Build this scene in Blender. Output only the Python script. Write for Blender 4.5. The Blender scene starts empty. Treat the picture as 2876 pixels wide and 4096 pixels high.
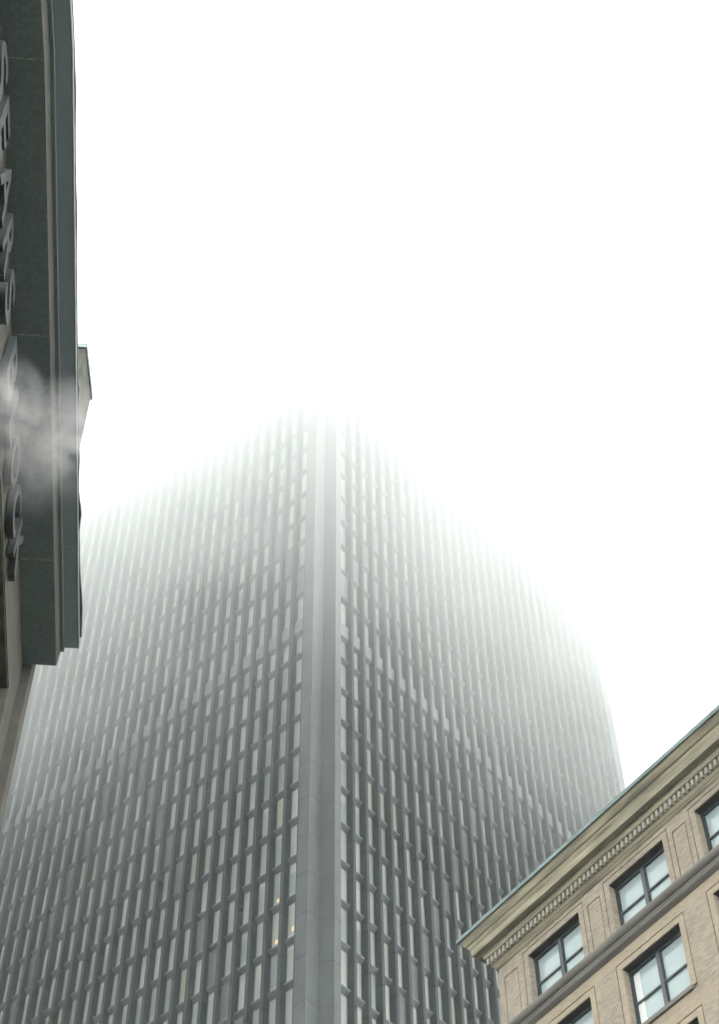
import bpy, bmesh, math, random
from mathutils import Matrix, Vector

R = math.radians
random.seed(7)
scene = bpy.context.scene
col = scene.collection

# ------------------------------------------------------------------ camera
cam = bpy.data.cameras.new("camera")
cam_ob = bpy.data.objects.new("camera", cam)
col.objects.link(cam_ob)
cam.sensor_fit = 'VERTICAL'
cam.sensor_height = 36.0
cam.lens = 7315.0 / 4096.0 * 36.0
cam.clip_start = 0.1
cam.clip_end = 5000
_r = Vector((0.9998881, 0.01230403, -0.00850883))
_u = Vector((0.01495959, -0.82239255, 0.56872375))
_f = Vector((0.0, 0.5687874, 0.82248459))
cam_ob.matrix_world = Matrix(((_r.x, _u.x, -_f.x, 0), (_r.y, _u.y, -_f.y, 0), (_r.z, _u.z, -_f.z, 1.6), (0, 0, 0, 1)))
scene.camera = cam_ob
EYE = 1.6

# ------------------------------------------------------------------ light
SUN_EL, SUN_AZ = R(48), R(115)          # azimuth clockwise from +Y
world = bpy.data.worlds.new("World")
scene.world = world
world.use_nodes = True
wt = world.node_tree
bg = wt.nodes["Background"]
sky = wt.nodes.new("ShaderNodeTexSky")
sky.sky_type = 'NISHITA'
sky.sun_disc = False
sky.sun_elevation = SUN_EL
sky.sun_rotation = SUN_AZ
sky.dust_density = 4.0
sky.air_density = 1.0
hs = wt.nodes.new("ShaderNodeHueSaturation")   # overcast: nearly colourless sky
hs.inputs["Saturation"].default_value = 0.10
wt.links.new(sky.outputs[0], hs.inputs["Color"])
wt.links.new(hs.outputs[0], bg.inputs[0])
bg.inputs[1].default_value = 0.15

sun = bpy.data.lights.new("sun", 'SUN')
sun.energy = 1.5
sun.angle = R(25)
sun.color = (1.0, 0.96, 0.9)
sun_ob = bpy.data.objects.new("sun", sun)
col.objects.link(sun_ob)
sd = Vector((math.sin(SUN_AZ) * math.cos(SUN_EL), math.cos(SUN_AZ) * math.cos(SUN_EL), math.sin(SUN_EL)))
sun_ob.rotation_euler = (-sd).to_track_quat('-Z', 'Y').to_euler()
sun_ob.location = sd * 400

scene.view_settings.view_transform = 'Standard'
scene.view_settings.look = 'None'
scene.view_settings.exposure = 3.1
scene.view_settings.gamma = 1.0
scene.view_settings.use_curve_mapping = False

scene.render.engine = 'CYCLES'
cy = scene.cycles
cy.max_bounces = 8
cy.diffuse_bounces = 3
cy.glossy_bounces = 3
cy.volume_bounces = 3
cy.volume_step_rate = 1.0
cy.volume_max_steps = 256
cy.use_denoising = True
cy.sample_clamp_indirect = 10

# ------------------------------------------------------------------ helpers
def tag(o, label=None, cat=None, group=None, kind=None):
    if label: o['label'] = label
    if cat: o['category'] = cat
    if group: o['group'] = group
    if kind: o['kind'] = kind
    return o

def empty(name, loc, rz=0.0):
    o = bpy.data.objects.new(name, None)
    col.objects.link(o)
    o.location = loc
    o.rotation_euler = (0, 0, rz)
    o.empty_display_size = 0.5
    return o

class MB:
    """collects boxes, quads and swept profiles and links them as one mesh object"""
    def __init__(s):
        s.v, s.f, s.m = [], [], []
    def poly(s, pts, mi=0):
        n = len(s.v)
        s.v += [tuple(p) for p in pts]
        s.f.append(tuple(range(n, n + len(pts))))
        s.m.append(mi)
    def box(s, x0, x1, y0, y1, z0, z1, mi=0, skip=()):
        n = len(s.v)
        s.v += [(x0, y0, z0), (x1, y0, z0), (x1, y1, z0), (x0, y1, z0), (x0, y0, z1), (x1, y0, z1), (x1, y1, z1), (x0, y1, z1)]
        F = {'-z': (0, 3, 2, 1), '+z': (4, 5, 6, 7), '-y': (0, 1, 5, 4), '+x': (1, 2, 6, 5), '+y': (2, 3, 7, 6), '-x': (3, 0, 4, 7)}
        for k, q in F.items():
            if k in skip: continue
            s.f.append(tuple(n + i for i in q)); s.m.append(mi)
    def prism(s, pts2, z0, z1, mi=0):
        """vertical prism over a plan outline (counter-clockwise)"""
        n = len(pts2)
        for i in range(n):
            a, b = pts2[i], pts2[(i + 1) % n]
            s.poly([(a[0], a[1], z0), (b[0], b[1], z0), (b[0], b[1], z1), (a[0], a[1], z1)], mi)
        s.poly([(p[0], p[1], z1) for p in pts2], mi)
        s.poly([(p[0], p[1], z0) for p in reversed(pts2)], mi)
    def loft(s, rings, mi=0, closed=True, caps=True):
        """rings: lists of equal length of 3-D points"""
        n = len(rings[0])
        base = len(s.v)
        for r in rings: s.v += [tuple(p) for p in r]
        for k in range(len(rings) - 1):
            for i in range(n if closed else n - 1):
                j = (i + 1) % n
                s.f.append((base + k * n + i, base + k * n + j, base + (k + 1) * n + j, base + (k + 1) * n + i)); s.m.append(mi)
        if caps:
            s.f.append(tuple(base + i for i in reversed(range(n)))); s.m.append(mi)
            s.f.append(tuple(base + (len(rings) - 1) * n + i for i in range(n))); s.m.append(mi)
    def mesh(s, name, mats):
        me = bpy.data.meshes.new(name)
        me.from_pydata(s.v, [], s.f)
        for m in (mats if isinstance(mats, (list, tuple)) else [mats]): me.materials.append(m)
        me.polygons.foreach_set("material_index", s.m)
        bm = bmesh.new(); bm.from_mesh(me)
        bmesh.ops.recalc_face_normals(bm, faces=bm.faces)
        bm.to_mesh(me); bm.free()
        me.update()
        return me
    def build(s, name, mats, parent=None, bevel=0.0):
        o = bpy.data.objects.new(name, s.mesh(name, mats))
        col.objects.link(o)
        if parent: o.parent = parent
        if bevel:
            md = o.modifiers.new("edge", 'BEVEL'); md.width = bevel; md.segments = 2; md.limit_method = 'ANGLE'; md.angle_limit = R(40)
        return o

def inst(name, me, parent, loc=(0, 0, 0)):
    o = bpy.data.objects.new(name, me)
    col.objects.link(o)
    o.parent = parent
    o.location = loc
    return o

# ------------------------------------------------------------------ materials
def mat(name, color, rough=0.7, var=0.0, scale=(1, 1, 1), metal=0.0, ior=1.45, detail=4.0, bump=0.0, bscale=20.0, color2=None, rvar=0.0):
    m = bpy.data.materials.new(name)
    m.use_nodes = True
    nt = m.node_tree
    b = nt.nodes["Principled BSDF"]
    b.inputs["Roughness"].default_value = rough
    b.inputs["Metallic"].default_value = metal
    b.inputs["IOR"].default_value = ior
    b.inputs["Base Color"].default_value = (*color, 1)
    if var or color2 or rvar:
        tc = nt.nodes.new("ShaderNodeTexCoord")
        mp = nt.nodes.new("ShaderNodeMapping")
        mp.inputs["Scale"].default_value = scale
        nz = nt.nodes.new("ShaderNodeTexNoise")
        nz.inputs["Scale"].default_value = 1.0
        nz.inputs["Detail"].default_value = detail
        nt.links.new(tc.outputs["Object"], mp.inputs["Vector"])
        nt.links.new(mp.outputs[0], nz.inputs["Vector"])
        rp = nt.nodes.new("ShaderNodeValToRGB")
        rp.color_ramp.elements[0].position = 0.3
        rp.color_ramp.elements[1].position = 0.7
        c2 = color2 or color
        rp.color_ramp.elements[0].color = (*[c * (1 - var) for c in color], 1)
        rp.color_ramp.elements[1].color = (*[c * (1 + var) for c in c2], 1)
        nt.links.new(nz.outputs[0], rp.inputs[0])
        nt.links.new(rp.outputs[0], b.inputs["Base Color"])
        if rvar:
            mr = nt.nodes.new("ShaderNodeMapRange")
            mr.inputs[3].default_value = max(0.02, rough - rvar); mr.inputs[4].default_value = rough + rvar
            nt.links.new(nz.outputs[0], mr.inputs[0])
            nt.links.new(mr.outputs[0], b.inputs["Roughness"])
    if bump:
        tc2 = nt.nodes.new("ShaderNodeTexCoord")
        n2 = nt.nodes.new("ShaderNodeTexNoise")
        n2.inputs["Scale"].default_value = bscale
        n2.inputs["Detail"].default_value = 6
        bp = nt.nodes.new("ShaderNodeBump")
        bp.inputs["Strength"].default_value = bump
        bp.inputs["Distance"].default_value = 0.02
        nt.links.new(tc2.outputs["Object"], n2.inputs["Vector"])
        nt.links.new(n2.outputs[0], bp.inputs["Height"])
        nt.links.new(bp.outputs[0], b.inputs["Normal"])
    return m

M = {}
# tower
M['pier'] = mat("tower_bronze_pier", (0.047, 0.060, 0.059), 0.7, 0.16, (0.7, 0.7, 0.12), 0.0, 1.28, rvar=0.1)
M['spandrel'] = mat("tower_spandrel_metal", (0.160, 0.184, 0.182), 0.5, 0.10, (0.5, 0.5, 0.9))
M['corner'] = mat("tower_corner_metal", (0.058, 0.071, 0.072), 0.45, 0.20, (0.8, 0.8, 0.25))
M['joint'] = mat("tower_joint", (0.03, 0.035, 0.035), 0.8)
M['frame'] = mat("tower_window_frame", (0.15, 0.165, 0.155), 0.45, 0.08, (0.4, 0.4, 0.2))
M['core'] = mat("tower_core", (0.035, 0.04, 0.042), 0.6)
M['brace'] = mat("tower_brace_panel", (0.112, 0.127, 0.128), 0.5, 0.10, (0.5, 0.5, 0.5))
def glass(name, base, ior, rough=0.06, tint=(1, 1, 1)):
    m = mat(name, base, rough, 0.12, (0.13, 0.13, 0.21), 0.0, ior)
    m.node_tree.nodes["Principled BSDF"].inputs["Specular Tint"].default_value = (*tint, 1)
    return m
M['glass_a'] = glass("tower_glass_neutral", (0.44, 0.465, 0.43), 1.8)
M['glass_b'] = glass("tower_glass_cool", (0.37, 0.41, 0.415), 1.8, tint=(0.93, 0.98, 1.0))
M['glass_c'] = glass("tower_glass_blind_and_reflection", (0.52, 0.55, 0.50), 1.8)  # pale blinds; also paints the sill's reflection along the pane foot
M['glass_d'] = glass("tower_glass_warm_blind", (0.47, 0.45, 0.385), 1.8)
GL = [M['glass_a'], M['glass_b'], M['glass_c'], M['glass_d']]
# brick building
M['b_glass'] = glass("brick_building_glass", (0.39, 0.475, 0.47), 1.9, 0.05, (0.92, 1.0, 1.0))
M['b_frame'] = mat("window_frame_paint", (0.085, 0.095, 0.10), 0.5, 0.1, (1, 1, 1))
M['b_frame_shade'] = mat("window_frame_shade_tone", (0.030, 0.043, 0.044), 0.5, 0.15, (1, 1, 1))  # outer frame members darkened to carry the shade under the window head
M['head_shade'] = mat("painted_head_shade", (0.030, 0.025, 0.018), 0.8, 0.45, (2, 2, 2))  # near-black colour painting the shade under the window heads
M['b_stone'] = mat("cornice_stone", (0.25, 0.228, 0.165), 0.85, 0.30, (0.5, 3.0, 5.0), color2=(0.36, 0.33, 0.225), bump=0.25, bscale=6)
M['b_stone_g'] = mat("moulding_stone_grey", (0.17, 0.162, 0.138), 0.85, 0.25, (0.5, 3.0, 4.0), bump=0.2, bscale=6)
M['dentil'] = mat("dentil_stone", (0.37, 0.345, 0.285), 0.85, 0.14, (4, 3, 3))
M['copper'] = mat("verdigris_copper", (0.15, 0.215, 0.21), 0.6, 0.18, (0.8, 2, 3), color2=(0.20, 0.265, 0.25))
M['blind'] = mat("white_blind", (0.75, 0.76, 0.74), 0.5, 0.04, (2, 2, 2), 0, 1.6)
def brick(name, c1, c2, mortar, tone=0.25):
    m = bpy.data.materials.new(name); m.use_nodes = True
    nt = m.node_tree; b = nt.nodes["Principled BSDF"]; b.inputs["Roughness"].default_value = 0.9
    tc = nt.nodes.new("ShaderNodeTexCoord")
    sp = nt.nodes.new("ShaderNodeSeparateXYZ"); cb = nt.nodes.new("ShaderNodeCombineXYZ")
    ad = nt.nodes.new("ShaderNodeMath"); ad.operation = 'ADD'
    nt.links.new(tc.outputs["Object"], sp.inputs[0])
    nt.links.new(sp.outputs[0], ad.inputs[0]); nt.links.new(sp.outputs[1], ad.inputs[1])
    nt.links.new(ad.outputs[0], cb.inputs[0]); nt.links.new(sp.outputs[2], cb.inputs[1])
    bt = nt.nodes.new("ShaderNodeTexBrick")
    bt.inputs["Scale"].default_value = 1.0
    bt.inputs["Brick Width"].default_value = 0.215
    bt.inputs["Row Height"].default_value = 0.072
    bt.inputs["Mortar Size"].default_value = 0.008
    bt.inputs["Mortar Smooth"].default_value = 0.2
    bt.inputs["Bias"].default_value = 0.0
    bt.inputs["Color1"].default_value = (*c1, 1); bt.inputs["Color2"].default_value = (*c2, 1); bt.inputs["Mortar"].default_value = (*mortar, 1)
    nt.links.new(cb.outputs[0], bt.inputs["Vector"])
    nz = nt.nodes.new("ShaderNodeTexNoise"); nz.inputs["Scale"].default_value = 0.8; nz.inputs["Detail"].default_value = 5
    nt.links.new(tc.outputs["Object"], nz.inputs["Vector"])
    mr = nt.nodes.new("ShaderNodeMapRange"); mr.inputs[1].default_value = 0.3; mr.inputs[2].default_value = 0.7
    mr.inputs[3].default_value = 1 - tone; mr.inputs[4].default_value = 1 + tone
    nt.links.new(nz.outputs[0], mr.inputs[0])
    mx = nt.nodes.new("ShaderNodeVectorMath"); mx.operation = 'SCALE'
    nt.links.new(bt.outputs[0], mx.inputs[0]); nt.links.new(mr.outputs[0], mx.inputs["Scale"])
    nt.links.new(mx.outputs[0], b.inputs["Base Color"])
    bp = nt.nodes.new("ShaderNodeBump"); bp.inputs["Strength"].default_value = 0.5; bp.inputs["Distance"].default_value = 0.01; bp.invert = True
    nt.links.new(bt.outputs["Fac"], bp.inputs["Height"]); nt.links.new(bp.outputs[0], b.inputs["Normal"])
    return m
M['brick'] = brick("tan_brick", (0.385, 0.33, 0.24), (0.262, 0.224, 0.18), (0.33, 0.29, 0.225), 0.11)
M['brick_light'] = brick("light_brick", (0.41, 0.335, 0.235), (0.34, 0.28, 0.20), (0.35, 0.30, 0.23), 0.08)
# stone building
M['s_stone'] = mat("soffit_granite", (0.185, 0.238, 0.228), 0.9, 0.14, (26, 26, 26), bump=0.35, bscale=130, detail=8)
M['s_edge'] = mat("cornice_edge_stone", (0.058, 0.062, 0.055), 0.85, 0.15, (5, 1.5, 5), bump=0.2)
M['s_wall'] = mat("frieze_stone", (0.060, 0.060, 0.050), 0.9, 0.18, (4, 2, 4), bump=0.3, bscale=25)
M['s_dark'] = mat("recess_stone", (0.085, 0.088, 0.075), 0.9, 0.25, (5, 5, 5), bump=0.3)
M['s_gutter'] = mat("gutter_paint", (0.30, 0.365, 0.40), 0.5, 0.08, (2, 0.6, 2))
M['s_rim'] = mat("gutter_rim", (0.20, 0.22, 0.205), 0.5, 0.12, (6, 1, 6))
M['s_dkmetal'] = mat("flashing_dark", (0.10, 0.12, 0.115), 0.6, 0.2, (4, 4, 4))
M['mortar'] = mat("mortar_joint", (0.34, 0.39, 0.37), 0.9, 0.35, (30, 6, 6))
M['letter'] = mat("letter_metal", (0.038, 0.048, 0.047), 0.6, 0.15, (8, 8, 8))
M['chim'] = mat("weathered_stone", (0.075, 0.074, 0.056), 0.9, 0.35, (3, 3, 3), color2=(0.085, 0.092, 0.078))
M['asphalt'] = mat("asphalt", (0.035, 0.035, 0.037), 0.9, 0.2, (2, 2, 2), bump=0.4, bscale=60)
M['paving'] = mat("paving", (0.075, 0.075, 0.072), 0.9, 0.15, (1.2, 1.2, 1.2), bump=0.3)
M['roof'] = mat("roof_felt", (0.12, 0.12, 0.12), 0.9, 0.2, (1, 1, 1))
def emit(name, c, s):
    m = bpy.data.materials.new(name); m.use_nodes = True
    b = m.node_tree.nodes["Principled BSDF"]
    b.inputs["Base Color"].default_value = (*c, 1)
    b.inputs["Emission Color"].default_value = (*c, 1); b.inputs["Emission Strength"].default_value = s
    return m
M['lamp'] = emit("office_lamp", (1.0, 0.70, 0.36), 0.10)

# ------------------------------------------------------------------ ground
g = MB(); g.poly([(-600, -600, 0), (600, -600, 0), (600, 600, 0), (-600, 600, 0)])
tag(g.build("road", M['asphalt']), "dark asphalt road running between the buildings", "road", kind='structure')
g = MB(); g.box(-4.2, 2.8, -40, 48, -0.05, 0.13); g.box(6.0, 90, -40, 150, -0.05, 0.13)
tag(g.build("pavement", M['paving']), "pale stone pavement in front of the buildings", "pavement", kind='structure')

# ------------------------------------------------------------------ office tower
# local x runs along the face on the right, local y along the face on the left
TB = (-3.37093715, 96.38160067)
Z0 = 85.2068 + EYE                       # sill level of storey 0 (world)
FH = 3.96
tower = empty("office_tower", (TB[0], TB[1], 0), math.atan2(0.76979118, 0.63829581))
tag(tower, "tall dark office tower of narrow window slots, its top lost in fog", "office tower")
ROOF = 174.26 + EYE + 0.5
NL, AL, L0 = 28, 1.5188, 3.10             # face on the left: openings, module, end of the first opening
NR, BR, R0 = 29, 1.5495, 2.33             # face on the right: openings, module, start of the first opening
PW, PD, GD = 0.33, 0.35, 0.33             # pier width, projection, glass depth behind the spandrels
LEND = 1.93 + NL * AL - PW + 0.02
def sill(r):                               # world height of the bottom of the windows of storey r
    return Z0 + FH * (r if r <= 9 else r + 0.17)
def head(r):
    return sill(9) + 0.66 * FH if r == 9 else sill(r + 1) - 0.48
RT = 22
RB = -4
def top_of(r): return head(r)
# plan of the core behind the glass
REND = R0 + NR * BR - PW
WX, WY = REND + 2.33, LEND + 1.95
c = MB()
c.box(GD + 0.02, WX - 0.3, 2.0, WY - 0.3, 0, ROOF - 0.4)
c.box(1.7, WX - 0.3, GD + 0.02, 2.0, 0, ROOF - 0.4)
c.build("core", M['core'], tower)
rf = MB(); rf.box(0.3, WX - 0.3, 2.2, WY - 0.4, ROOF - 0.4, ROOF - 0.1); rf.build("roof", M['roof'], tower)

# corner piers and the notch between them
levels = [Z0 + FH * (k + 0.33) for k in range(-21, 23)]
def panel_stack(name, plan, mi_mat, gap=0.035):
    """a vertical pier built of storey-high metal panels with open joints over a dark backing"""
    mb = MB()
    cx = sum(p[0] for p in plan) / len(plan); cyy = sum(p[1] for p in plan) / len(plan)
    inner = [(p[0] + (cx - p[0]) * 0.05, p[1] + (cyy - p[1]) * 0.05) for p in plan]
    mb.prism(inner, 0.0, ROOF - 0.02, 1)
    zz = [0.0] + [z for z in levels if z < ROOF - 1] + [ROOF]
    for a, b in zip(zz[:-1], zz[1:]):
        mb.prism(plan, a + gap, b, 0)
    return mb.build(name, [mi_mat, M['joint']], tower)
panel_stack("corner_pier", [(-0.15, 0.86), (0.60, 0.86), (0.60, 1.93), (-0.15, 1.93)], M['corner'])
panel_stack("corner_pier", [(1.63, -0.15), (2.36, -0.15), (2.36, 0.50), (1.63, 0.50)], M['corner'])
panel_stack("corner_recess", [(0.61, 0.87), (1.17, 0.87), (1.62, -0.12), (1.62, 1.9), (0.61, 1.9)], M['corner'])
panel_stack("corner_pier", [(-0.15, LEND), (0.60, LEND), (0.60, LEND + 1.1), (-0.15, LEND + 1.1)], M['corner'])
panel_stack("corner_pier", [(REND, -0.15), (REND + 0.75, -0.15), (REND + 0.75, 0.5), (REND, 0.5)], M['corner'])
panel_stack("corner_pier", [(REND + 0.76, 0.4), (WX, 0.4), (WX, WY), (REND + 0.76, WY)], M['corner'])

sl = MB(); sl.box(-0.02, GD, 1.935, 2.17, 0, ROOF - 0.1); sl.build("corner_slot", M['pier'], tower)
sl = MB(); sl.box(2.365, 2.47, -0.02, GD, 0, ROOF - 0.1); sl.build("corner_slot", M['pier'], tower)
# piers, built as storey-high covers with a fine joint
def pier_mesh(axis):
    mb = MB()
    zz = [0.0] + [Z0 + FH * (k + 0.60) - FH for k in range(-21, 24) if Z0 + FH * (k + 0.6) - FH < ROOF - 1] + [ROOF]
    for a, b in zip(zz[:-1], zz[1:]):
        if axis == 'y':
            ch = 0.04
            plan = [(-PD, ch), (-PD + ch, 0), (GD, 0), (GD, PW), (-PD + ch, PW), (-PD, PW - ch)]
        else:
            ch = 0.04
            plan = [(ch, -PD), (PW - ch, -PD), (PW, -PD + ch), (PW, GD), (0, GD), (0, -PD + ch)]
        mb.prism(plan, a + 0.04, b, 0)
    if axis == 'y': mb.box(-PD + 0.06, GD, 0.05, PW - 0.05, 0, ROOF - 0.05, 1)
    else: mb.box(0.05, PW - 0.05, -PD + 0.06, GD, 0, ROOF - 0.05, 1)
    return mb.mesh("pier", [M['pier'], M['joint']])
pmL, pmR = pier_mesh('y'), pier_mesh('x')
for k in range(NL - 1): inst("pier", pmL, tower, (0, L0 + AL * k, 0))
for k in range(NR - 1): inst("pier", pmR, tower, (R0 + BR * (k + 1) - PW, 0, 0))

# spandrel bands, one per storey and face, running behind the piers
for r in range(-21, RT + 2):
    z1 = sill(r) if r <= RT else ROOF - 0.3
    z0 = head(r - 1) if r > -21 else 0.1
    sp_ = [(0.0, z0 + 0.33), (GD + 0.01, z0), (GD + 0.01, z1), (0.0, z1 - 0.02)]
    mb = MB(); mb.loft([[(d, a, z) for d, z in sp_] for a in (1.92, LEND + 0.01)])
    mb.build("spandrel_band", M['spandrel'], tower)
    mb = MB(); mb.loft([[(a, d, z) for d, z in sp_] for a in (2.35, REND + 0.01)])
    mb.build("spandrel_band", M['spandrel'], tower)

# windows and brace panels
def is_brace_l(k, r):
    for base in (-19, -4, 11, 26):
        if (k <= 13 and r == k + base) or (k >= 14 and r == (NL - 1 - k) + base): return True
    return False
def is_brace_r(k, r):
    for base in (-19, -4, 11, 26):
        if (k <= 14 and r == k + base) or (k > 14 and r == (NR - 1 - k) + base): return True
    return False
OPL, OPR = AL - PW, BR - PW
def add_window(mb, axis, o, z0, z1, mi, fr=0.055):
    """glass pane with a slim metal frame; o = start of the opening along the face"""
    w = OPL if axis == 'y' else OPR
    def P(a, d, z): return (d, a, z) if axis == 'y' else (a, d, z)
    d = GD - 0.02
    tl = random.uniform(-0.0015, 0.0015)
    zl = z0 + 0.52 if random.random() < 0.7 else z0 + 0.05          # pale foot strip, the sill's reflection painted on the pane
    zu = z1 - random.choice((0.25, 0.45, 0.6, 0.9))                    # blind drawn down a little
    um = random.choice((mi, mi, 2, 0))
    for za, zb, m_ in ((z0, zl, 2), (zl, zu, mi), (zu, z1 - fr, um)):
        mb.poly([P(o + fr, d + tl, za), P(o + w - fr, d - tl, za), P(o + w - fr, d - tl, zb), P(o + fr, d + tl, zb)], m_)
    e = GD - 0.055
    for a0, a1, b0, b1 in ((o, o + fr, z0, z1), (o + w - fr, o + w, z0, z1), (o + fr, o + w - fr, z1 - fr, z1)):
        if axis == 'y': mb.box(e, GD, a0, a1, b0, b1, 4)
        else: mb.box(a0, a1, e, GD, b0, b1, 4)
def glass_index(k, r, side):
    q = random.random()
    if q < 0.50: return 0
    if q < 0.76: return 1
    if q < 0.96: return 2
    return 3
cell = []
for r in range(RB, RT + 1):
    for k in range(NL): cell.append(('y', k, r))
    for k in range(NR): cell.append(('x', k, r))
def opening(axis, k): return L0 + AL * k - OPL if axis == 'y' else R0 + BR * k
def brace_panel(axis, o, z0, z1):
    w = OPL if axis == 'y' else OPR
    def P(a, d, z): return (d, a, z) if axis == 'y' else (a, d, z)
    mb = MB(); g = 0.22
    up = 1 if (axis == 'y' and True) else 1
    A, B, Cc, D = (o, z0), (o + w, z0), (o + w, z1 - g), (o, z1 - g)
    return mb, P, A, B, Cc, D
lit = {('y', 0, 1), ('y', 1, 2), ('y', 1, 1)}
def score(c):                                # larger for windows that show larger (low storeys near the corner)
    ax, k, r = c
    return (r if r >= -1 else 40 - r) * 1.2 + k * (1.0 if ax == 'y' else 1.05)
wins = [c for c in cell if not (is_brace_l(c[1], c[2]) if c[0] == 'y' else is_brace_r(c[1], c[2]))]
wins.sort(key=score)
rest = MB()
for i, (ax, k, r) in enumerate(wins):
    mi = glass_index(k, r, ax)
    if i < 100:
        mb = MB(); add_window(mb, ax, opening(ax, k), sill(r), head(r), mi)
        wo = mb.build("window", GL + [M['frame']], tower)
        if (ax, k, r) in lit:
            lm = MB(); o = opening(ax, k); zc = sill(r) + (0.75 if r == 1 and k == 0 else 0.5); s = 1.0 if k == 0 else 0.75; oo = o + (0.50 if k == 0 else 0.60)
            for dy in (0.0, 0.17 * s): 
                for dz in (0.0, 0.24 * s): lm.box(GD - 0.05, GD - 0.035, oo + dy, oo + 0.11 + dy, zc + dz, zc + dz + 0.17 * s)
            lm.build("lamp", M['lamp'], wo)
    else:
        add_window(rest, ax, opening(ax, k), sill(r), head(r), mi)
tag(rest.build("window_rows", GL + [M['frame']], tower), kind='stuff')

for ax, k, r in cell:
    if not (is_brace_l(k, r) if ax == 'y' else is_brace_r(k, r)): continue
    o = opening(ax, k); z0, z1 = sill(r), head(r) - 0.20
    w = OPL if ax == 'y' else OPR
    half = NL / 2 if ax == 'y' else NR / 2
    rising = k < half                         # brace climbs away from the near corner
    def P(a, d, z): return (d, a, z) if ax == 'y' else (a, d, z)
    mb = MB()
    lo, hi = (o, o + w) if rising else (o + w, o)
    zb = z0 + 0.35 * (z1 - z0) * 0.3
    F0, F1 = 0.05, 0.17                       # proud and sunk depth
    a = P(lo, F1, z0); b = P(hi, F0 + 0.04, z0); cc = P(hi, F0, z1); d = P(lo, F0, z1)
    mid = P(lo + (hi - lo) * 0.25, F1, z0 + 0.25 * (z1 - z0))
    mb.poly([a, b, cc, mid]); mb.poly([a, mid, cc, d])
    # upper edge turned back into the dark gap
    mb.poly([d, cc, P(hi, GD, z1), P(lo, GD, z1)])
    # the edge of the diagonal member, a narrow raised fold
    e0, e1 = Vector(a), Vector(cc)
    ax_v = (e1 - e0).normalized()
    across = Vector(P(1, 0, 0)) * (1 if hi > lo else -1)
    out = Vector(P(0, -1, 0)) * 0.04
    ww = across * 0.10
    mb.poly([e0 + out, e1 + out - ww * 0, e1 + out - ww, e0 + out + Vector((0, 0, 0.5))])
    mb.build("brace_panel", M['brace'], tower)

# ------------------------------------------------------------------ brick building
# local x along the facade from its far corner, local y into the building
BB = (4.84352093, 51.77393461)
brickb = empty("brick_building", (BB[0], BB[1], 0), math.atan2(-0.79540818, 0.60607411))
tag(brickb, "tan brick building with a dentilled stone cornice, green copper edge and four pane windows", "building")
BL = 27.0
S0, PITCH, WW = 1.652, 4.391, 2.769
E_ = EYE
WT = 45.42 + E_                               # wall top (under the cornice)
rows = [(42.45, 44.82), (38.386, 41.057), (34.60, 37.243), (30.8, 33.45)]
rows = [(a + E_, b + E_) for a, b in rows]
NB = 6
RV = 0.32                                     # depth of the window reveal
wall = MB()
zs = [0.0]
xs = [0.0]
for i in range(NB): xs += [S0 + i * PITCH, S0 + i * PITCH + WW]
xs.append(BL + 25)  # blank wall carried on out of view, added to shade the street
def rect(mb, x0, x1, z0, z1, y=0.0, mi=0): mb.poly([(x0, y, z0), (x1, y, z0), (x1, y, z1), (x0, y, z1)], mi)
zprev = WT
for (a, b) in rows:
    rect(wall, xs[0], xs[-1], b, zprev)
    for i in range(0, len(xs) - 1, 2): rect(wall, xs[i], xs[i + 1], a, b)
    for i in range(NB):
        x0, x1 = xs[1 + 2 * i], xs[2 + 2 * i]
        wall.poly([(x0, 0, a), (x0, 0, b), (x0, RV, b), (x0, RV, a)])
        wall.poly([(x1, 0, a), (x1, RV, a), (x1, RV, b), (x1, 0, b)])
        wall.poly([(x0, 0, b), (x1, 0, b), (x1, RV, b), (x0, RV, b)])
        wall.poly([(x0, 0, a), (x0, RV, a), (x1, RV, a), (x1, 0, a)])
    zprev = a
rect(wall, xs[0], xs[-1], 0, zprev)
wall.poly([(0, 0, 0), (0, 0, WT), (0, 20, WT), (0, 20, 0)])
wall.poly([(xs[-1], 0, 0), (xs[-1], 20, 0), (xs[-1], 20, WT), (xs[-1], 0, WT)])
wall.poly([(0, 20, 0), (0, 20, WT), (xs[-1], 20, WT), (xs[-1], 20, 0)])
wo = bpy.data.objects.new("wall", None)
wme = bpy.data.meshes.new("wall"); wme.from_pydata(wall.v, [], wall.f); wme.materials.append(M['brick'])
wo = bpy.data.objects.new("wall", wme); col.objects.link(wo); wo.parent = brickb

# raised brick fields: window surrounds and pier panels stand proud, leaving thin grooves
def ring_surround(mb, x0, x1, z0, z1, t, proud, mi=0):
    mb.box(x0 - t, x0, -proud, 0.0, z0, z1 + t, mi, skip=('+y',))
    mb.box(x1, x1 + t, -proud, 0.0, z0, z1 + t, mi, skip=('+y',))
    mb.box(x0, x1, -proud, 0.0, z1, z1 + t, mi, skip=('+y',))
for ri, (a, b) in enumerate(rows):
    for i in range(NB):
        x0, x1 = xs[1 + 2 * i], xs[2 + 2 * i]
        # brick field round the opening, sunk behind the wall's outer skin
        mb = MB()
        t = 0.235
        za = a + 0.02
        ring_surround(mb, x0, x1, za, b, t, 0.071)
        mb.build("window_surround", M['brick_light'] if ri else M['brick'], brickb)
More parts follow.
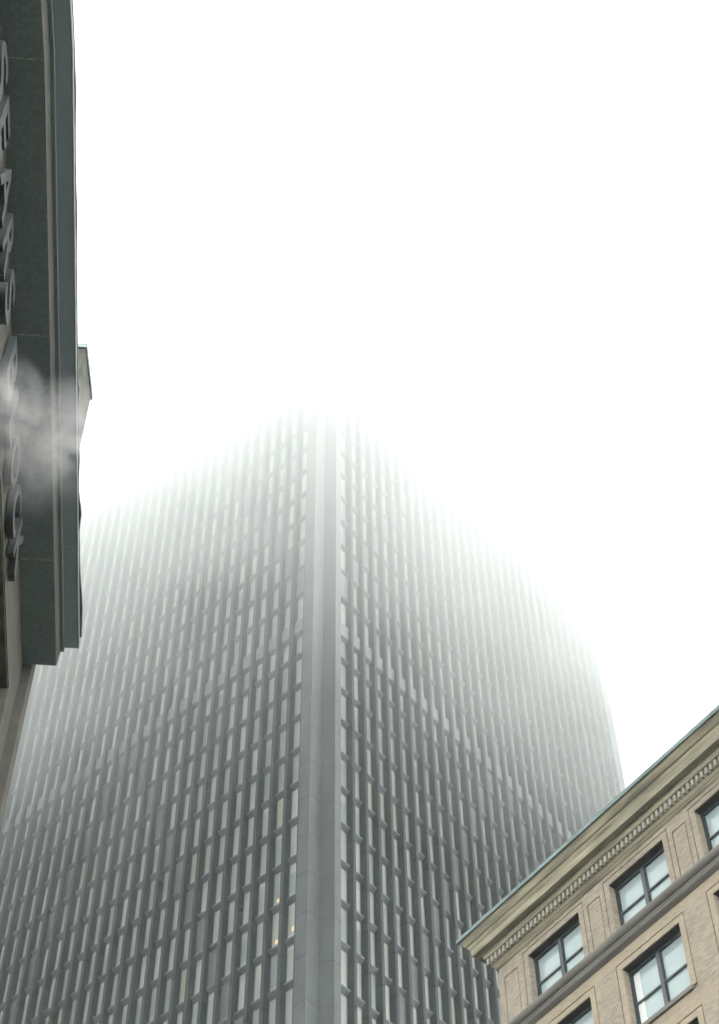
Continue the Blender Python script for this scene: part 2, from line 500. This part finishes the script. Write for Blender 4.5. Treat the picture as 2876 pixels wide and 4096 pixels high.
# outer skin of brick standing 5 cm in front of the surrounds
SK = 0.075
def skin_box(mb, x0, x1, z0, z1): mb.box(x0, x1, -SK, 0.001, z0, z1, 0)
sk = MB(); skl = MB()
t = 0.275
for ri, (a, b) in enumerate(rows):
    zt = (WT - 0.30) if ri == 0 else rows[ri - 1][0] - (0.70 if ri == 1 else 0.17)
    lo = a + (0.0 if ri == 0 else -0.16)
    # band above the windows
    z_b = b + t
    if ri == 0:
        skin_box(sk, 0.0, xs[-1], z_b + 0.001, zt)
    else:
        # courses of pale brick with toothed ends above the openings
        h0, h1 = z_b, z_b + 0.42
        skin_box(skl, 0.0, xs[-1], h0 + 0.001, h1)
        skin_box(sk, 0.0, xs[-1], h1 + 0.001, zt)
        for i in range(NB):
            x0, x1 = xs[1 + 2 * i], xs[2 + 2 * i]
            for q in range(4):
                zq = h1 + (zt - h1) * q / 4
                skl.box(x0 - 0.20 + 0.09 * q + (0.05 if q % 2 else 0), x1 + 0.20 - 0.09 * q - (0.05 if q % 2 else 0), -SK - 0.004, -SK + 0.01, zq + 0.001, h1 + (zt - h1) * (q + 1) / 4, 0)
    for j in range(NB + 1):
        xa = 0.0 if j == 0 else xs[2 * j] + t
        xb = xs[2 * j + 1] - t if j < NB else xs[-1]
        if xb - xa < 0.1: continue
        z_lo = rows[ri + 1][1] + t + 0.42 if False else a - (0.0 if ri == 0 else 0.16)
        if ri == 0 and j < NB + 1 and xb - xa > 0.5:
            # pier with a sunk panel, open towards the belt course
            m_ = 0.20 if j else 0.30
            px0, px1 = xa + m_, xb - m_
            top = b - 0.10
            skin_box(sk, xa, px0, a, z_b); skin_box(sk, px1, xb, a, z_b); skin_box(sk, px0 + 0.001, px1 - 0.001, top, z_b); sk.box(px0 + 0.04, px1 - 0.04, -SK + 0.006, 0.001, a, top - 0.04, 0)
        else:
            skin_box(sk, xa, xb, z_lo, z_b)
    # wall under the windows
    if ri > 0:
        nz = rows[ri + 1][1] + t + 0.42 if ri + 1 < len(rows) else a - 3
sk.build("brick_skin", M['brick'], brickb)
skl.build("brick_band", M['brick_light'], brickb)

# windows: frame, four panes, sill
def window_mesh(w, h):
    f = MB(); F = 0.08
    f.box(0, F, 0, 0.12, 0, h); f.box(w - F, w, 0, 0.12, 0, h); f.box(F, w - F, 0, 0.12, h - 0.13, h); f.box(F, w - F, 0, 0.12, 0, 0.10)
    f.box(w / 2 - 0.075, w / 2 + 0.075, -0.02, 0.12, 0.10, h - 0.13, 1)
    for x0, x1 in ((F, w / 2 - 0.075), (w / 2 + 0.075, w - F)):
        f.box(x0, x1, 0.015, 0.10, h * 0.47, h * 0.47 + 0.065, 1)
        f.box(x0, x0 + 0.035, 0.03, 0.10, 0.1, h - 0.13); f.box(x1 - 0.035, x1, 0.03, 0.10, 0.1, h - 0.13)
    g = MB()
    for x0, x1 in ((F, w / 2 - 0.075), (w / 2 + 0.075, w - F)):
        for z0, z1 in ((0.1, h * 0.47), (h * 0.47 + 0.065, h - 0.13)):
            tl = random.uniform(-0.004, 0.004)
            g.poly([(x0, 0.09 + tl, z0), (x1, 0.09 - tl, z0), (x1, 0.09 - tl * 0.5, z1), (x0, 0.09 + tl * 0.5, z1)])
    return f.mesh("window", [M['b_frame_shade'], M['b_frame']]), g.mesh("pane", M['b_glass'])
WMESH = [window_mesh(WW, b - a) for (a, b) in rows]
sill_m = MB(); sill_m.box(-0.06, WW + 0.10, -0.16, RV, -0.16, -0.001); sill_me = sill_m.mesh("sill", M['b_stone_g'])
lm_ = MB(); lm_.box(0.002, WW - 0.002, -0.03, RV - 0.10, -0.012, -0.002); head_shade_me = lm_.mesh("head_shade", M['head_shade'])  # thin dark sheet standing in for shade on the head's underside
for ri, (a, b) in enumerate(rows):
    for i in range(NB):
        x0 = xs[1 + 2 * i]
        wo = inst("window", WMESH[ri][0], brickb, (x0, RV - 0.10, a))
        inst("pane", WMESH[ri][1], wo)
        inst("head_shade", head_shade_me, wo, (0, -(RV - 0.10), b - a))
        if ri: inst("sill", sill_me, wo, (0, -(RV - 0.10), 0))
        h = b - a
        if (ri, i) in ((1, 1), (0, 0)):
            bl = MB()
            wd = 0.33 if ri == 1 else 0.16
            xo = 0.0 if ri == 1 else 0.35
            if ri == 1:
                bl.box(0.085 + xo, 0.085 + xo + wd, 0.075, 0.082, 0.10, h * 0.47); bl.box(0.085 + xo, 0.085 + xo + wd, 0.075, 0.082, h * 0.47 + 0.065, h - 0.22)
                bl.build("blind", M['blind'], wo)

# belt course under the top storey, swept along the front and round the corner
def sweep_corner(mb, prof, x1, depth, mi=0):
    """prof: list of (offset outwards, z); mitred round the corner at x=0"""
    n = len(prof)
    r0 = [(x1, -o, z) for o, z in prof]
    r1 = [(-o, -o, z) for o, z in prof]
    r2 = [(-o, depth, z) for o, z in prof]
    mb.loft([r0, r1, r2], mi)
def arc(cx, cz, r, a0, a1, n):
    return [(cx + r * math.cos(R(a0 + (a1 - a0) * i / n)), cz + r * math.sin(R(a0 + (a1 - a0) * i / n))) for i in range(n + 1)]
bz = 42.45 + E_
belt = [(0.0, bz), (0.20, bz)] + arc(0.20, bz - 0.19, 0.19, 80, -80, 8) + [(0.24, bz - 0.40), (0.24, bz - 0.46)] + arc(0.17, bz - 0.55, 0.09, 60, -60, 4) + [(0.16, bz - 0.66), (0.085, bz - 0.70), (0.0, bz - 0.70)]
mb = MB(); sweep_corner(mb, belt, xs[-1], 12); mb.build("belt_course", M['b_stone_g'], brickb)

# cornice: cyma, corona with a deep drip, bed mould, dentil band
cz = 45.40 + E_
corn = [(o, cz + z) for o, z in ((0, 1.55), (1.02, 1.49), (.985, 1.385), (.97, 1.37), (.95, 1.325), (.925, 1.285), (.885, 1.225), (.855, 1.185), (.845, 1.165), (.80, 1.15), (.775, 1.13), (.765, 1.085), (.735, 1.03), (.71, .99), (.695, .965), (.685, .81), (.67, .707), (.645, .700), (.63, .735), (.405, .735), (.40, .62), (.385, .565), (.36, .52), (.355, .49), (.21, .48), (.21, .20), (.17, .195), (.165, .15), (.135, .11), (.128, .065), (.09, .045), (.08, .0), (.03, -.03), (0, -.05))]
mb = MB(); sweep_corner(mb, corn, xs[-1], 18); co = mb.build("cornice", M['b_stone'], brickb)
dn = MB()
x = -0.30
while x < xs[-1]:
    dn.box(x, x + 0.118, -0.315, -0.209, cz + 0.205, cz + 0.478)
    x += 0.2255
y = -0.10
while y < 6:
    dn.box(-0.315, -0.209, y, y + 0.118, cz + 0.205, cz + 0.478); y += 0.2255
dn.build("dentil_band", M['dentil'], co)
fl = MB()
flp = [(0.0, cz + 1.62), (1.05, cz + 1.575), (1.065, cz + 1.56), (1.058, cz + 1.395), (1.035, cz + 1.39), (1.025, cz + 1.50), (0.0, cz + 1.56)]
sweep_corner(fl, flp, xs[-1], 18)
x = 0.6
while x < xs[-1]:
    fl.box(x, x + 0.03, -1.072, -0.6, cz + 1.44, cz + 1.60); x += 2.45
fl.build("flashing", M['copper'], co)
rfb = MB(); rfb.box(0.05, xs[-1] - 0.05, 0.05, 19.9, WT - 0.3, WT + 1.3); rfb.build("roof", M['roof'], brickb)

# ------------------------------------------------------------------ old stone building with the lettering
# local x outwards from the facade, local y along the street
SB = (-2.91882307, -0.2669578)
stoneb = empty("stone_building", (SB[0], SB[1], 0), R(5.225777))
tag(stoneb, "old grey stone building with a deep dark cornice and raised letters below it", "building")
ZS = 18.0 + EYE
HB = 16.885 + EYE                              # head of the window bay
SE = 15.0                                      # far corner
def bend(s):                                   # the facade turns slightly towards the near end
    return 0.0 if s > 7.04 else -(7.04 - s) * 0.036
def sweep_s(mb, prof, ss, mi=0, jit=None):
    rings = []
    for s in ss:
        rings.append([(o + bend(s), s, z) for o, z in prof])
    mb.loft(rings, mi)
w = MB()
sweep_s(w, [(0.0, HB), (0.0, ZS + 0.3), (-0.6, ZS + 0.3), (-0.6, HB)], [-34, -4, 7.04, 14.475])  # near end run on out of view to shade the street
w.box(-0.6, 0.0, 14.475, SE, 0, ZS + 0.3)
w.box(-14.0, -1.26, -4, SE, 0, ZS + 0.4); w.box(-1.26, -0.601, -4, SE, HB, ZS + 0.4); w.box(-14.0, -2.2, -34, -4.001, 0, ZS + 0.4)  # last box: unseen rear block added to shade the street and block sky
w.build("wall", M['s_wall'], stoneb)
p = MB(); p.box(-0.6, 0.115, 15.045, 15.30, 0, ZS + 0.33); p.build("corner_pilaster", M['s_wall'], stoneb, bevel=0.01)
# recessed bay beside the corner pier
bay = MB()
bay.box(-1.25, -1.20, -4, 14.47, 0, HB - 0.03)
for s in (3.6, 7.3, 11.0): bay.box(-1.20, -0.50, s - 0.05, s + 0.27, 0, HB - 0.03)
bay.box(-1.20, -0.012, -4, 14.47, HB - 0.03, HB - 0.001)
bay.build("window_recess", M['s_dark'], stoneb)
# cornice
cs = MB()
prof = [(0.0, ZS), (0.415, ZS), (0.418, ZS + 0.02), (0.421, ZS + 0.05), (0.424, ZS + 0.14), (0.430, ZS + 0.24), (0.434, ZS + 0.28), (0.476, ZS + 0.28), (0.478, ZS + 0.35), (0.0, ZS + 0.35)]
rings = []
ss = [-4.0, 0.0, 4.0, 7.04, 10.0, 13.0, 15.04]
mbv = MB()
n = len(prof)
rings = [[(o + bend(s), s, z) for o, z in prof] for s in ss]
base = 0
for k in range(len(rings) - 1):
    for i in range(n):
        j = (i + 1) % n
        mbv.poly([rings[k][i], rings[k][j], rings[k + 1][j], rings[k + 1][i]], 1 if 1 <= i <= 5 else 0)
mbv.poly(rings[-1], 0); mbv.poly(list(reversed(rings[0])), 0)
cor = mbv.build("cornice", [M['s_stone'], M['s_edge']], stoneb)
md = cor.modifiers.new("weld", 'WELD'); md.merge_threshold = 0.0005
jm = MB()
for s in (7.04, 10.265, 13.382, 4.0):
    x_ = 0.02
    while x_ < 0.40:
        l_ = random.uniform(0.03, 0.09)
        jm.box(x_, min(x_ + l_, 0.412), s - random.uniform(0.002, 0.009), s + random.uniform(0.002, 0.010), ZS - 0.003, ZS + 0.05)
        x_ += l_ + random.uniform(0.0, 0.035)
jm.build("mortar_joints", M['mortar'], cor)
# metal gutter on top of the cornice
gt = MB()
sweep_s(gt, [(0.30, ZS + 0.356), (0.645, ZS + 0.356), (0.648, ZS + 0.36), (0.648, ZS + 0.50), (0.30, ZS + 0.52)], [-4, 0, 4, 7.04, 10, 13, 15.03])
for s in (4.6, 7.30, 10.4, 13.5): gt.box(0.484 + bend(s), 0.644 + bend(s), s - 0.006, s + 0.006, ZS + 0.3525, ZS + 0.40)
gut = gt.build("gutter", M['s_gutter'], stoneb)
rm = MB()
sweep_s(rm, arc(0.650, ZS + 0.368, 0.014, 0, 330, 8) , [-4, 0, 4, 7.04, 10, 13, 15.03])
sweep_s(rm, [(0.6485, ZS + 0.38), (0.656, ZS + 0.38), (0.657, ZS + 0.49), (0.6485, ZS + 0.49)], [-4, 0, 4, 7.04, 10, 13, 15.03])
rm.build("gutter_rim", M['s_rim'], gut)
fm = MB()
rr = random.Random(3)
rings = []
s = -4.0
bumps = [(11.25, 0.022, 0.10), (13.0, 0.028, 0.16), (14.45, 0.02, 0.35), (12.2, 0.012, 0.2), (7.6, 0.008, 0.3), (9.0, 0.008, 0.25)]
while s <= 15.0:
    d = sum(h * math.exp(-((s - c_) / w_) ** 2) for c_, h, w_ in bumps) + rr.uniform(-0.0012, 0.0012) + 0.012 * max(0, (s - 13.5)) / 1.5
    o = 0.662 + d + bend(s)
    zz = ZS + 0.50
    rings.append([(0.60 + bend(s), s, zz), (o, s, zz - 0.005), (o + 0.004, s, zz + 0.012), (o + 0.002, s, zz + 0.03), (0.60 + bend(s), s, zz + 0.03)])
    s += 0.12
fm.loft(rings)
fm.build("flashing", M['s_dkmetal'], gut)
rf = MB(); rf.box(-9, 0.6, -4, SE, ZS + 0.405, ZS + 0.49); rf.build("roof", M['roof'], stoneb)
# chimney on the gable end
ch = MB()
ct = 24.0 + EYE
ch.prism([(-1.1, 13.82), (0.12, 13.80), (0.19, 14.66), (-1.1, 14.68)], ZS + 0.49, ct - 0.10, 0)
ch.prism([(-1.13, 13.79), (0.138, 13.77), (0.218, 14.69), (-1.13, 14.71)], ct - 0.10, ct, 1)
ch.build("chimney", [M['chim'], M['copper']], stoneb)

# raised letters on the frieze
sign = empty("wall_lettering", (SB[0], SB[1], 0), R(5.225777))
tag(sign, "row of raised grey metal capital letters on the stone wall under the dark cornice", "lettering")
def letter(chh, s0, s1, z0, z1):
    cu = bpy.data.curves.new("t", 'FONT')
    cu.body = chh; cu.extrude = 0.5; cu.offset = 0.022; cu.size = 1.0; cu.resolution_u = 6
    ob = bpy.data.objects.new("t", cu); col.objects.link(ob)
    dg = bpy.context.evaluated_depsgraph_get(); dg.update()
    me = bpy.data.meshes.new_from_object(ob.evaluated_get(dg))
    bpy.data.objects.remove(ob); bpy.data.curves.remove(cu)
    xs_ = [v.co.x for v in me.vertices]; ys_ = [v.co.y for v in me.vertices]
    ax_, bx_, ay_, by_ = min(xs_), max(xs_), min(ys_), max(ys_)
    for v in me.vertices:
        u = (v.co.x - ax_) / (bx_ - ax_); q = (v.co.y - ay_) / (by_ - ay_); d = v.co.z + 0.5
        s = s0 + u * (s1 - s0)
        v.co = (0.018 + d * 0.082 + bend(s), s, z0 + q * (z1 - z0))
    me.name = "letter"; me.materials.clear(); me.materials.append(M['letter'])
    o = bpy.data.objects.new("letter", me); col.objects.link(o); o.parent = sign
    return o
Z_a, Z_b = 16.98 + EYE, 17.67 + EYE
for chh, a, b in (("S", 6.68, 7.16), ("E", 7.31, 7.75), ("A", 7.86, 8.46), ("R", 8.62, 9.07), ("S", 9.20, 9.66), ("B", 10.10, 10.60), ("L", 10.78, 11.16), ("O", 11.27, 11.80), ("C", 11.92, 12.40), ("K", 12.53, 12.96)):
    letter(chh, a, b, Z_a, Z_b)

# ------------------------------------------------------------------ low cloud and steam
def volume_mat(name, build):
    m = bpy.data.materials.new(name); m.use_nodes = True
    nt = m.node_tree
    nt.nodes.clear()
    out = nt.nodes.new("ShaderNodeOutputMaterial")
    pv = nt.nodes.new("ShaderNodeVolumePrincipled")
    nt.links.new(pv.outputs[0], out.inputs["Volume"])
    build(nt, pv)
    return m
def math_node(nt, op, a, b=None, clamp=False):
    n = nt.nodes.new("ShaderNodeMath"); n.operation = op; n.use_clamp = clamp
    for i, v in enumerate((a, b)):
        if v is None: continue
        if isinstance(v, (int, float)): n.inputs[i].default_value = v
        else: nt.links.new(v, n.inputs[i])
    return n.outputs[0]
HAZE = 3.6e-4
CB, CT = 100.0, 186.0                            # cloud base and top
def cloud_nodes(nt, pv):
    pv.inputs["Color"].default_value = (0.975, 1.0, 0.988, 1)
    pv.inputs["Anisotropy"].default_value = 0.0
    ge = nt.nodes.new("ShaderNodeNewGeometry")
    sp = nt.nodes.new("ShaderNodeSeparateXYZ")
    nt.links.new(ge.outputs["Position"], sp.inputs[0])
    nz = nt.nodes.new("ShaderNodeTexNoise"); nz.inputs["Scale"].default_value = 0.035; nz.inputs["Detail"].default_value = 3.0
    nt.links.new(ge.outputs["Position"], nz.inputs["Vector"])
    wob = math_node(nt, 'MULTIPLY', math_node(nt, 'SUBTRACT', nz.outputs[0], 0.5), 42.0)
    hgt = math_node(nt, 'SUBTRACT', math_node(nt, 'ADD', sp.outputs[2], wob), CB + 1.6)
    den = math_node(nt, 'MINIMUM', math_node(nt, 'ADD', math_node(nt, 'MULTIPLY', math_node(nt, 'MAXIMUM', hgt, 0.0), 6.5e-4), HAZE), 0.05)
    n2 = nt.nodes.new("ShaderNodeTexNoise"); n2.inputs["Scale"].default_value = 0.055; n2.inputs["Detail"].default_value = 3.0; n2.inputs["Distortion"].default_value = 0.8
    nt.links.new(ge.outputs["Position"], n2.inputs["Vector"])
    mr = nt.nodes.new("ShaderNodeMapRange"); mr.inputs[1].default_value = 0.32; mr.inputs[2].default_value = 0.68
    mr.inputs[3].default_value = 0.35; mr.inputs[4].default_value = 1.75
    nt.links.new(n2.outputs[0], mr.inputs[0])
    den = math_node(nt, 'MULTIPLY', den, mr.outputs[0])
    nt.links.new(den, pv.inputs["Density"])
cl = MB(); cl.box(-380, 260, -160, 420, CB - 18, CT)
tag(cl.build("low_cloud", volume_mat("low_cloud", cloud_nodes)), "low white fog swallowing the top of the tower", "fog", kind='stuff')

def steam_nodes(nt, pv):
    pv.inputs["Color"].default_value = (1, 1, 1, 1)
    pv.inputs["Anisotropy"].default_value = 0.2
    tc = nt.nodes.new("ShaderNodeTexCoord")
    nz = nt.nodes.new("ShaderNodeTexNoise"); nz.inputs["Scale"].default_value = 2.9; nz.inputs["Detail"].default_value = 8; nz.inputs["Roughness"].default_value = 0.6; nz.inputs["Distortion"].default_value = 0.25
    nt.links.new(tc.outputs["Object"], nz.inputs["Vector"])
    def blob(cx, cy, cz, rx, ry, rz):
        mp = nt.nodes.new("ShaderNodeMapping"); mp.vector_type = 'POINT'
        mp.inputs["Location"].default_value = (-cx / rx, -cy / ry, -cz / rz); mp.inputs["Scale"].default_value = (1 / rx, 1 / ry, 1 / rz)
        nt.links.new(tc.outputs["Object"], mp.inputs["Vector"])
        ln = nt.nodes.new("ShaderNodeVectorMath"); ln.operation = 'LENGTH'
        nt.links.new(mp.outputs[0], ln.inputs[0])
        return math_node(nt, 'SUBTRACT', 1.0, ln.outputs["Value"], True)
    a = blob(-0.22, -0.25, 0.12, 0.36, 0.50, 0.42)
    b = blob(0.30, 0.05, -0.02, 0.46, 0.60, 0.46)
    c_ = blob(0.02, 0.25, -0.22, 0.55, 0.65, 0.48)
    s = math_node(nt, 'ADD', math_node(nt, 'ADD', math_node(nt, 'MULTIPLY', a, 1.5), b), math_node(nt, 'MULTIPLY', c_, 0.55))
    t_ = math_node(nt, 'MULTIPLY', math_node(nt, 'SUBTRACT', nz.outputs[0], 0.38, True), 7.0)
    nt.links.new(math_node(nt, 'MULTIPLY', math_node(nt, 'MULTIPLY', s, t_), 1.25), pv.inputs["Density"])
sb = bmesh.new(); bmesh.ops.create_icosphere(sb, subdivisions=3, radius=1.15)
for v in sb.verts: v.co.x *= 0.75; v.co.y *= 0.95; v.co.z *= 0.75
sme = bpy.data.meshes.new("steam"); sb.to_mesh(sme); sb.free()
sme.materials.append(volume_mat("steam", steam_nodes))
so = bpy.data.objects.new("steam", sme); col.objects.link(so)
so.location = (-3.12, 9.3, 15.0 + EYE)
tag(so, "white puff of steam drifting across the dark cornice", "steam", kind='stuff')

def haze_nodes(nt, pv):
    pv.inputs["Color"].default_value = (0.97, 1.0, 0.99, 1)
    pv.inputs["Density"].default_value = HAZE
hz = MB(); hz.box(-610, 610, -610, 610, -1.0, CB - 18.01)
tag(hz.build("haze", volume_mat("haze", haze_nodes)), "thin pale fog in the air between the buildings", "haze", kind='stuff')
